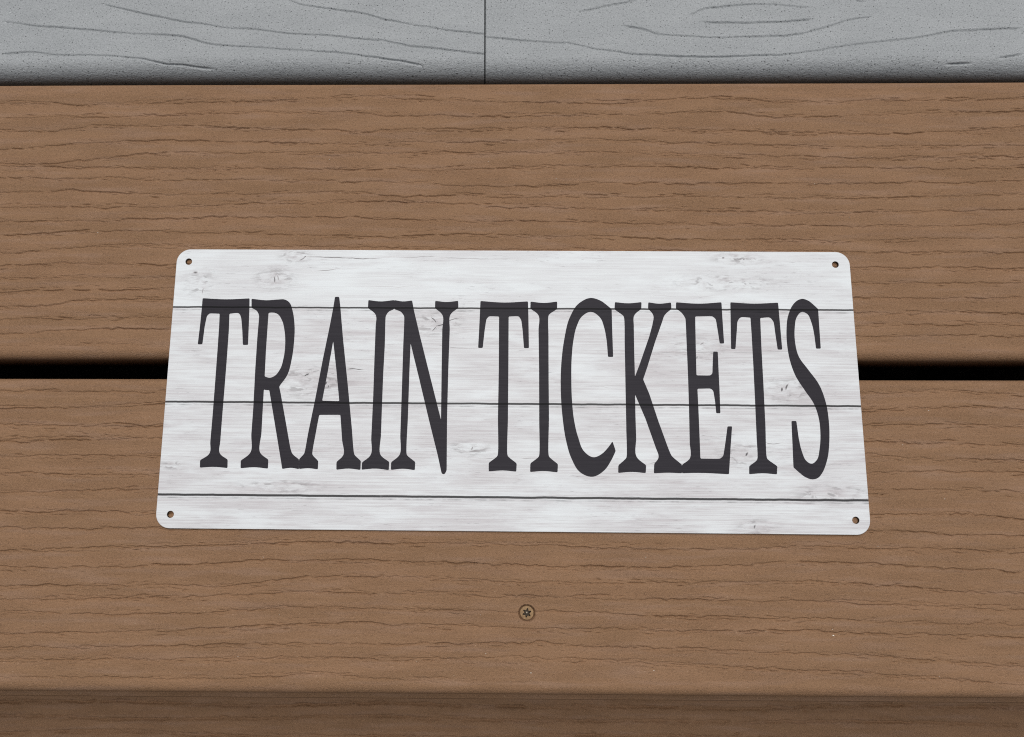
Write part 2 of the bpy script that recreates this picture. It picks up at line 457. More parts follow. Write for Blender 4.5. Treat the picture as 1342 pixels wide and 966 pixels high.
def grey_board(name, x0, x1, yn, ys, lines, seed, parent, thick=25.0):
    rng = np.random.default_rng(seed)
    lo, hi = max(x0, -275), min(x1, 275)
    xs = columns(x0, x1, lo, hi, 0.65, 8.0)
    rs = 8.6
    prof, top = profile(yn, ys, thick, 3.0, rs, 0.36)
    # dense rows only where they are seen; thin out the far part
    t0, t1 = top.start, top.stop
    idx = [i for i in range(len(prof)) if not (t0 < i < t1 - 1) or prof[i, 0] < 218 or (i - t0) % 12 == 0]
    prof = prof[idx]; flat = prof[:, 1] > -1e-6
    # finer rounding on the near edge
    arc = [(ys + rs - rs * math.sin(a), -rs + rs * math.cos(a)) for a in np.linspace(0, math.pi / 2, 44)[1:]]
    keep = [tuple(p) for p in prof if not (p[1] < -1e-6 and p[0] < ys + rs)]
    prof = np.array(keep + arc + [(ys, -thick)])
    Yt = prof[:, 0]
    X, Y = np.meshgrid(xs, Yt)
    Hn = np.zeros_like(X)
    for pts in lines:
        px = [p[0] for p in pts]
        yl = line_y(xs, pts) + vnoise1(xs, rng, 12) * .28 + vnoise1(xs, rng, 4) * .14
        inside = np.clip(np.minimum(xs - px[0] + .5, px[-1] - xs + .5) / 4.0, 0, 1)
        dep = inside * .95 * (0.85 + .25 * vnoise1(xs, rng, 20))
        for c in np.nonzero(dep > 1e-3)[0]:
            dd = np.abs(Yt - yl[c]) / .50
            b = dd < 1.1
            Hn[b, c] = np.minimum(Hn[b, c], -dep[c] * np.clip(1.12 - dd[b] ** 1.4, 0, 1))
    seen = (Yt < 222)[:, None]
    S = np.cumsum(np.r_[0, np.hypot(*np.diff(prof, axis=0).T)])      # arc length, so that the leathery relief follows the rounding
    Xs, Ss = np.meshgrid(xs, S)
    Hn += (vnoise2(Xs, Ss, rng, 2.2, 1.5) * .025 + vnoise2(Xs, Ss, rng, 1.2, .9) * .03 + vnoise2(Xs, Ss, rng, 60, 12) * .08) * seen
    nrm = np.zeros((len(prof), 2)); nrm[:, 1] = 1
    rd = (Yt < ys + rs) & (prof[:, 1] > -rs - 1e-6)
    ang = np.arctan2(prof[rd, 1] + rs, Yt[rd] - ys - rs)
    nrm[rd, 0] = np.cos(ang); nrm[rd, 1] = np.sin(ang)
    Hn[prof[:, 1] < -rs - 1e-6] = 0
    nr, nc = len(prof), len(xs)
    V = np.zeros((nr, nc, 3))
    V[:, :, 0] = xs[None]
    V[:, :, 1] = prof[:, 0:1] + Hn * nrm[:, 0:1] + (vnoise1(xs, rng, 160) * .3)[None]
    V[:, :, 2] = prof[:, 1:2] + Hn * nrm[:, 1:2]
    o = bpy.data.objects.new(name, grid_mesh(name, V.reshape(-1, 3) / 1000.0, nr, nc, mat=M_GREY))
    return link(o, parent)

def box(name, lo, hi, mat, parent=None, bev=0.002):
    bm = bmesh.new()
    bmesh.ops.create_cube(bm, size=1.0)
    for v in bm.verts:
        v.co = Vector([(lo[i] + hi[i]) / 2 + v.co[i] * (hi[i] - lo[i]) for i in range(3)])
    bmesh.ops.bevel(bm, geom=bm.edges[:], offset=bev, segments=2, affect='EDGES', profile=0.5)
    me = bpy.data.meshes.new(name); bm.to_mesh(me); bm.free(); me.materials.append(mat)
    o = bpy.data.objects.new(name, me)
    return link(o, parent)

# ------------------------------------------------------------------ setting: ground, steps, deck
g = box('ground', (-3, -2.5, -0.62), (3, 2.5, -0.50), M_SOIL); g['kind'] = 'structure'
steps = empty('steps', (0, 0, 0), 'brown embossed composite boards of the deck steps under the sign', 'steps', 'structure')
deck = empty('deck', (0, 0, 0.003), 'speckled grey composite deck boards butted end to end above the brown boards', 'deck', 'structure')

UP = [
    [(-243.3, 136.8), (-206.5, 135.5), (-169.9, 136.2), (-120.8, 137.5), (-62.6, 139.3), (-39.0, 138.0), (1.1, 136.3), (49.7, 135.7), (91.1, 137.9), (135.7, 135.8), (171.4, 136.8), (241.1, 137.3)],
    [(-242.5, 129.2), (-205.9, 129.6), (-165.1, 129.7), (-120.4, 131.3), (-75.1, 130.8), (-58.8, 129.6), (1.1, 129.3), (54.9, 129.3), (103.3, 131.2), (126.2, 128.1), (170.8, 129.4), (240.4, 131.1)],
    [(-241.7, 122.7), (-219.0, 122.1), (-196.3, 124.8), (-160.0, 124.6), (-120.0, 123.3), (-74.8, 121.4), (-56.8, 122.7), (1.0, 122.7), (54.7, 123.1), (125.8, 120.9), (178.8, 119.8), (239.3, 122.3)],
    [(-240.6, 113.0), (-222.5, 113.9), (-204.6, 116.2), (-159.4, 116.9), (-119.6, 116.1), (-92.5, 115.4), (-60.2, 114.7), (-47.7, 116.3), (1.0, 116.5), (36.7, 117.6), (90.0, 115.5), (160.6, 113.4), (238.3, 113.9)],
    [(-218.0, 105.3), (-189.4, 108.0), (-176.9, 110.2), (-119.3, 110.8), (-81.6, 110.7), (-47.5, 110.2), (-38.6, 111.4), (1.0, 110.8), (45.5, 111.1), (125.0, 108.6), (177.7, 108.0), (237.6, 108.2)],
    [(-239.6, 104.2), (-226.2, 104.2), (-181.0, 102.9), (-118.9, 102.7), (-74.1, 102.0), (-56.3, 103.0), (-38.5, 101.8), (-20.7, 102.9), (1.0, 103.2), (63.0, 104.0), (124.6, 102.5), (236.9, 102.6)],
    [(-239.0, 98.9), (-211.8, 97.6), (-193.9, 98.5), (-157.9, 97.2), (-118.5, 97.1), (-66.8, 96.6), (-38.4, 95.8), (-13.6, 93.9), (0.9, 93.8), (39.8, 95.6), (141.6, 95.3), (236.1, 95.5)],
    [(-238.1, 90.9), (-211.3, 92.0), (-193.3, 91.9), (-162.0, 89.6), (-118.2, 90.3), (-85.5, 91.7), (-70.2, 90.3), (-38.3, 89.7), (11.1, 88.5), (81.4, 89.1), (151.2, 87.9), (235.3, 89.2)],
    [(-237.4, 84.5), (-201.5, 84.1), (-143.8, 84.0), (-121.5, 85.8), (-82.4, 85.7), (-59.5, 87.0), (-38.2, 85.7), (0.9, 84.1), (63.6, 82.1), (133.3, 80.9), (234.5, 82.2)],
    [(-236.6, 77.5), (-165.3, 77.7), (-130.0, 79.2), (-117.5, 78.7), (-73.4, 79.0), (-46.9, 78.2), (-20.5, 76.7), (0.9, 77.6), (66.9, 75.8), (136.3, 74.3), (233.6, 75.2)],
    [(-235.7, 70.1), (-205.0, 71.9), (-173.8, 72.6), (-117.1, 71.3), (-81.9, 69.8), (-55.5, 69.4), (-33.8, 70.8), (0.8, 70.4), (66.6, 68.9), (142.7, 67.7), (232.8, 68.7)],
    [(-234.7, 61.5), (-213.0, 63.7), (-186.6, 65.2), (-116.8, 65.1), (0.8, 63.8), (114.7, 62.7), (232.0, 61.8)],
    [(-234.0, 55.3), (-198.9, 57.1), (-153.1, 56.0), (10.8, 54.4), (152.0, 55.1), (231.1, 54.3)],
    [(-233.3, 49.1), (-194.8, 50.5), (-149.1, 49.4), (10.7, 48.0), (151.4, 47.9), (230.3, 47.2)],
    [(-232.6, 43.0), (-197.7, 44.1), (-148.8, 44.8), (10.7, 42.2), (150.9, 40.8), (229.4, 40.5)],
    [(-231.8, 35.8), (-210.9, 36.9), (-191.6, 39.2), (-154.3, 39.5), (10.6, 36.6), (153.0, 33.4), (194.3, 34.3), (228.6, 33.4)],
    [(-231.2, 30.5), (-211.0, 31.2), (-197.4, 30.2), (-187.4, 31.3), (-181.4, 30.1), (-167.2, 31.3), (10.6, 30.2), (152.5, 27.8), (193.7, 28.7), (228.0, 28.2)],
    [(-230.4, 23.7), (-210.4, 24.8), (-184.8, 26.2), (-153.3, 25.7), (10.5, 23.9), (155.1, 22.7), (193.2, 23.5), (227.4, 23.2)],
    [(-229.7, 17.9), (-209.6, 16.9), (-186.3, 19.0), (-156.2, 18.0), (10.5, 17.6), (154.6, 16.7), (226.5, 15.8)],
]
DN = [
    [(-227.5, -2.0), (-183.0, -2.0), (-154.6, -2.6), (10.3, -3.0), (153.0, -2.7), (187.3, -1.3), (224.1, -4.0)],
    [(-226.6, -9.6), (-192.5, -9.8), (-154.2, -8.0), (10.2, -9.4), (152.4, -10.5), (196.5, -8.4), (223.4, -10.0)],
    [(-225.7, -17.0), (-153.4, -18.2), (10.1, -16.5), (156.1, -16.8), (192.4, -16.1), (222.4, -18.0)],
    [(-224.9, -24.4), (-153.0, -22.9), (10.1, -23.8), (155.6, -23.5), (221.5, -25.6)],
    [(-224.1, -31.1), (-152.5, -30.3), (10.0, -30.5), (153.5, -28.7), (171.3, -30.7), (220.8, -31.2)],
    [(-223.3, -38.4), (-151.8, -38.9), (10.0, -37.7), (153.8, -36.6), (180.5, -36.2), (220.2, -36.7)],
    [(-222.4, -46.7), (-151.4, -44.8), (9.9, -44.6), (153.7, -44.7), (183.0, -44.0), (219.2, -44.8)],
    [(-221.5, -54.5), (-150.6, -54.9), (9.8, -54.6), (153.5, -55.3), (188.5, -53.9), (217.8, -56.3)],
    [(-220.6, -62.3), (-150.1, -61.7), (9.7, -60.4), (152.9, -61.4), (187.5, -62.8), (216.9, -63.3)],
    [(-219.6, -71.1), (-146.2, -69.6), (-84.9, -67.1), (9.7, -68.6), (74.4, -69.6), (126.0, -68.1), (170.9, -69.2), (216.1, -70.3)],
    [(-218.7, -78.6), (-157.7, -78.0), (-109.1, -75.2), (-55.3, -74.6), (16.1, -76.8), (74.1, -76.9), (137.4, -74.4), (170.2, -76.4), (215.2, -78.1)],
    [(-217.8, -86.4), (-169.1, -85.6), (-120.5, -86.0), (-84.3, -81.7), (-55.1, -81.2), (9.5, -83.4), (73.8, -83.0), (136.8, -82.7), (214.1, -87.4)],
    [(-217.2, -91.7), (-144.6, -90.8), (-84.1, -88.0), (-35.6, -88.6), (9.5, -90.0), (73.5, -90.1), (137.1, -91.1), (213.3, -93.5)],
    [(-216.6, -96.9), (-132.2, -96.9), (-96.1, -94.2), (-61.2, -94.4), (-0.2, -95.9), (22.2, -95.5), (70.0, -97.0), (146.0, -98.3), (212.6, -99.5)],
    [(-215.6, -105.4), (-143.6, -104.5), (-83.5, -100.7), (-61.1, -100.4), (-1.5, -102.0), (72.9, -103.1), (125.1, -102.5), (212.0, -104.4)],
    [(-215.0, -110.9), (-131.3, -109.5), (-60.8, -109.1), (10.3, -108.1), (57.5, -109.6), (72.6, -109.8), (144.9, -111.8), (210.6, -115.9)],
    [(-214.5, -115.8), (-142.8, -115.4), (-60.7, -114.2), (10.2, -113.8), (72.3, -116.1), (144.3, -118.7), (209.7, -123.2)],
    [(-213.6, -123.1), (-142.2, -123.5), (-82.7, -121.0), (-54.1, -122.3), (-1.6, -124.4), (96.9, -125.5), (149.9, -125.8), (209.2, -127.4)],
]
GR = [
    [(-246.1, 177.7), (-227.2, 175.0), (-210.4, 173.6), (-189.9, 171.5), (-171.3, 170.2), (-156.5, 168.9), (-145.3, 165.6), (-130.5, 163.6), (-115.8, 162.7), (-97.4, 161.4), (-75.5, 160.1), (-60.9, 157.6), (-50.0, 156.0), (-40.9, 154.0)],
    [(-244.2, 160.5), (-229.5, 161.6), (-216.5, 160.0), (-192.5, 159.1), (-174.0, 157.4), (-162.8, 154.9), (-140.8, 153.2)],
    [(-198.7, 187.0), (-183.5, 182.9), (-172.1, 180.3), (-160.8, 177.8), (-145.9, 175.3), (-138.4, 173.7), (-123.6, 172.8), (-105.2, 170.3), (-86.8, 169.4), (-61.1, 166.8), (-46.5, 163.9), (-31.9, 161.9), (-13.0, 159.8)],
    [(-107.9, 188.6), (-100.3, 185.6), (-83.6, 183.1), (-70.7, 181.4), (-61.4, 178.1), (-46.7, 175.2), (-28.4, 171.9), (-13.0, 170.2)],
    [(-10.9, 168.2), (1.1, 166.9), (29.8, 164.8), (40.6, 161.9), (54.9, 159.9), (72.9, 158.2), (101.6, 157.7), (126.7, 158.3), (144.8, 160.6), (155.7, 162.5), (173.8, 164.8), (191.9, 167.1), (210.2, 170.6), (243.3, 172.0)],
    [(53.6, 174.2), (64.4, 172.2), (69.7, 169.3), (84.1, 168.1), (102.1, 167.6), (120.2, 167.9), (138.3, 169.4), (149.3, 172.5), (160.4, 176.5), (173.2, 178.0)],
    [(84.6, 178.9), (93.9, 183.3), (110.3, 184.8), (128.5, 184.7), (144.6, 182.6)],
    [(91.0, 176.0), (109.8, 175.1), (131.5, 175.8), (145.0, 177.3)],
    [(32.6, 181.2), (44.7, 184.0), (61.3, 187.5)],
    [(164.9, 186.9), (170.2, 185.3)],
    [(230.0, 156.2), (241.7, 158.9)],
    [(204.9, 154.0), (217.4, 154.3)],
]
SCREW = (6.4, -96.0)
XS = columns(-900, 900, -256, 256, 0.85, 10.0)
XS2 = columns(-900, 900, -256, 256, 0.85, 10.0, (SCREW[0], 5.0, 0.22))
brown_board('plank', 146.2, 12.6, UP, 11, XS, 0.2, steps, (0, 0, 0), rn=1.6, gd=0.8, gw=0.95)
front_plank = brown_board('plank', 3.9, -129.0, DN, 12, XS2, 0.2, steps, (0, 0, 0), gd=0.92, gw=0.97, hole=(SCREW[0], SCREW[1], 3.55))
# lower step, 178 mm down
rl = np.random.default_rng(5)
def lower_lines(y0, y1):
    out = []; y = y0 - 5
    while y > y1 + 5:
        out.append([(xx, y + rl.normal(0, 1.3)) for xx in range(-400, 401, 80)]); y -= rl.uniform(7.0, 9.5)
    return out
XL = columns(-900, 900, -350, 350, 1.2, 9.0)
brown_board('plank', -140.0, -273.0, lower_lines(-140, -273), 13, XL, 0.55, steps, (0, 0, -0.178), gd=2.4, gw=2.2)
brown_board('plank', -282.0, -415.0, lower_lines(-282, -415), 14, columns(-900, 900, -300, 300, 3.0, 12.0), 0.8, steps, (0, 0, -0.178))
box('unseen_riser', (-0.90, -0.137, -0.1765), (0.90, -0.117, -0.0275), M_BROWN, steps)  # out of view, added to block light from under the boards
box('unseen_riser', (-0.90, -0.405, -0.50), (0.90, -0.385, -0.2045), M_BROWN, steps)
for x in (-0.88, -0.44, 0.0, 0.44, 0.88):
    box('joist', (x - .019, -0.114, -0.21), (x + .019, 0.62, -0.0275), M_JOIST, steps)
    box('stringer', (x - .019, -0.380, -0.50), (x + .019, -0.116, -0.2060), M_JOIST, steps)
box('unseen_end_board', (-0.925, -0.137, -0.50), (-0.903, 0.62, 0.0), M_BROWN, steps)  # both ends are unseen, added to keep side light out of the gaps
box('unseen_end_board', (0.903, -0.137, -0.50), (0.925, 0.62, 0.0), M_BROWN, steps)
box('rim_board', (-0.90, 0.622, -0.50), (0.90, 0.645, -0.0), M_BROWN, steps)

far = [[(-250, 205), (-120, 199), (20, 204), (180, 197), (250, 203)], [(60, 193.5), (110, 190.5), (160, 193.0)], [(-260, 214), (250, 212)]]
SEAM_X = -11.76
def clip_lines(x0, x1):
    out = []
    for l in GR:
        q = [p for p in l if x0 <= p[0] <= x1]
        if len(q) > 1:
            if abs(l[0][0] - SEAM_X) < 2.5: q = [(SEAM_X - 1, l[0][1])] + q
            if abs(l[-1][0] - SEAM_X) < 2.5: q = q + [(SEAM_X + 2, l[-1][1])]
            out.append(q)
    return out
grey_board('plank', -900, SEAM_X - .28, 290, 150.2, clip_lines(-900, SEAM_X), 21, deck)
grey_board('plank', SEAM_X + .28, 900, 290, 150.0, clip_lines(SEAM_X, 900), 22, deck)
for k in range(2):                                        # plain boards further back, out of the picture
    y = 295 + 145 * k
    box('plank', (-0.90, y / 1000, -0.025), (0.90, (y + 140) / 1000, 0.0), M_GREY, deck, 0.003)

# ------------------------------------------------------------------ screw in the front plank
def loop_mesh(name, rings, mat, parent, loc, cap_last=True, cap_first=False):
    """rings: list of equally long closed loops of points, joined one after the other"""
    n = len(rings[0]); v = [p for r in rings for p in r]; f = []
    for k in range(len(rings) - 1):
        for i in range(n):
            j = (i + 1) % n
            f.append((k * n + i, k * n + j, (k + 1) * n + j, (k + 1) * n + i))
    if cap_last: f.append(tuple(range((len(rings) - 1) * n, len(rings) * n)))
    if cap_first: f.append(tuple(range(n - 1, -1, -1)))
    me = bpy.data.meshes.new(name); me.from_pydata(v, [], f); me.materials.append(mat); me.update()
    o = bpy.data.objects.new(name, me); o.location = loc
    return link(o, parent)
NS = 72
def circ(r, z): return [(r * math.cos(2 * math.pi * i / NS), r * math.sin(2 * math.pi * i / NS), z) for i in range(NS)]
def star(r0, r1, z, rot=0.35):
    out = []
    for i in range(NS):
        a = 2 * math.pi * i / NS
        c = 0.5 + 0.5 * math.cos(6 * (a - rot)); rr = r0 + (r1 - r0) * c ** 1.3
        out.append((rr * math.cos(a), rr * math.sin(a), z))
    return out
mm = 0.001
head_star, deep_star = star(1.15 * mm, 1.95 * mm, -0.70 * mm), star(1.05 * mm, 1.75 * mm, -2.4 * mm)
scr = loop_mesh('screw', [circ(1.6 * mm, -2.9 * mm), circ(2.3 * mm, -1.8 * mm), circ(2.84 * mm, -0.94 * mm), circ(2.74 * mm, -0.80 * mm), head_star],
                M_SCREW, front_plank, (SCREW[0] * mm, SCREW[1] * mm, 0), False, True)
loop_mesh('drive_recess', [head_star, deep_star], M_GRIME_SHADE, scr, (0, 0, 0))
loop_mesh('centre_pin', [circ(.46 * mm, -2.40 * mm), circ(.36 * mm, -1.35 * mm), circ(.22 * mm, -1.2 * mm)], M_STEEL, scr, (0, 0, 0))

# ------------------------------------------------------------------ the sign
W, HT, TH = 305.0, 125.01, 1.0
sign = empty('tin_sign', (0, 0, 0.0003), 'white plank-print metal sign reading TRAIN TICKETS lying flat on brown boards', 'sign', None, -0.00526)
def rounded(w, h, r, n=12):
    pts = []
    for cx, cy, a0 in ((w / 2 - r, h / 2 - r, 0), (-w / 2 + r, h / 2 - r, 90), (-w / 2 + r, -h / 2 + r, 180), (w / 2 - r, -h / 2 + r, 270)):
        for i in range(n + 1):
            a = math.radians(a0 + 90 * i / n); pts.append((cx + r * math.cos(a), cy + r * math.sin(a)))
    return pts
HOLES = [(-146.92, 56.62), (146.02, 56.57), (146.44, -56.46), (-146.31, -56.64)]
def panel_mesh():
    v, f, mi = [], [], []
    def add(loop, z):
        s = len(v); v.extend((x * mm, y * mm, z * mm) for x, y in loop); return list(range(s, s + len(loop)))
    def strip(a, b, m):
        n = len(a)
        for i in range(n):
            f.append((a[i], a[(i + 1) % n], b[(i + 1) % n], b[i])); mi.append(m)
    def fill(loops, m, flip=False):
        flat = [i for l in loops for i in l]
        for t in tessellate_polygon([[Vector((v[i][0], v[i][1], 0)) for i in l] for l in loops]):
            t = tuple(flat[i] for i in t)
            a, b_, c = (Vector(v[i]) for i in t)
            up = (b_ - a).cross(c - a).z > 0
            f.append(t if up != flip else t[::-1]); mi.append(m)
    R = 6.2
    o0 = add(rounded(W, HT, R), 0.0); o1 = add(rounded(W, HT, R), TH - .14)
    o2 = add(rounded(W - .12, HT - .12, R - .06), TH - .04); o3 = add(rounded(W - .36, HT - .36, R - .18), TH)
    strip(o0, o1, 1); strip(o1, o2, 1); strip(o2, o3, 0)
    tops, bots = [o3], [o0]
    for hx, hy in HOLES:
        ring = lambda r: [(hx + r * math.cos(2 * math.pi * i / 28), hy + r * math.sin(2 * math.pi * i / 28)) for i in range(28)]
        a, b_, c = add(ring(1.62), 0.0), add(ring(1.50), TH - .12), add(ring(1.58), TH)
        e = add(ring(1.42), -0.26)
        strip(b_, e, 2); strip(e, a, 2); strip(c, b_, 1)  # walls coloured dark as shade; the lip below is added to block light
        tops.append(c); bots.append(a)
    fill(tops, 0); fill(bots, 1, True)
    me = bpy.data.meshes.new('panel'); me.from_pydata(v, [], f)
    me.materials.append(M_SIGN); me.materials.append(M_EDGE); me.materials.append(M_GRIME_SHADE)
    me.polygons.foreach_set('material_index', mi); me.update()
    return me
link(bpy.data.objects.new('panel', panel_mesh()), sign)

# printed cracks of the wood picture: flat ink slivers, dark along the middle
def crack_mesh():
    rng = np.random.default_rng(8); v, f, c = [], [], []
    wood, ink = np.array((0.55, 0.55, 0.565)), np.array((0.045, 0.042, 0.046))
    for (ax, ay, bx, by, w, s) in CRACKS:
        L = math.hypot(bx - ax, by - ay); ux, uy = (bx - ax) / L, (by - ay) / L
        n = max(6, int(L / .5)); ts = np.linspace(0, L, n)
        off = vnoise1(ts, rng, max(3.0, L / 6)) * min(.45, L * .05) + vnoise1(ts, rng, 1.6) * .10 + math.sin(rng.uniform(0, 6)) * np.sin(ts / L * math.pi) * min(.5, L * .06)
        for k in range(n):
            e = min(1.0, k / (n * .22), (n - 1 - k) / (n * .3)); e = max(e, 0.02)
            if L > 14: e *= 0.35 + 0.65 * min(1, max(0, .9 + vnoise1(np.array([ts[k]]), np.random.default_rng(int(abs(ax * 10)) + 1), 3.5)[0]))
            x, y = ax + ux * ts[k] - uy * off[k], ay + uy * ts[k] + ux * off[k]
            for q, a in ((-1, 0.12), (-.35, 1.0), (.35, 1.0), (1, 0.12)):
                ww = w * 1.25 * q * (0.35 + 0.65 * e)
                v.append(((x - uy * ww) * mm, (y + ux * ww) * mm, (TH + .006) * mm))
                c.append((*(wood + (ink - wood) * a * s * e), 1.0))
            if k:
                b0 = len(v) - 8
                for q in range(3): f.append((b0 + q, b0 + 4 + q, b0 + 5 + q, b0 + 1 + q)[::-1])
    me = bpy.data.meshes.new('printed_cracks'); me.from_pydata(v, [], f)
    at = me.color_attributes.new('ink', 'FLOAT_COLOR', 'POINT'); at.data.foreach_set('color', np.array(c, np.float32).ravel())
    m, nt, b = material('crack_ink')
    an = nt.nodes.new('ShaderNodeAttribute'); an.attribute_name = 'ink'
    nt.links.new(an.outputs['Color'], b.inputs['Base Color'])
    b.inputs['Roughness'].default_value = 0.5; b.inputs['Specular IOR Level'].default_value = 0.22
    me.materials.append(m); me.update()
    return me
pc = link(bpy.data.objects.new('printed_cracks', crack_mesh()), sign)
pc['kind'] = 'stuff'

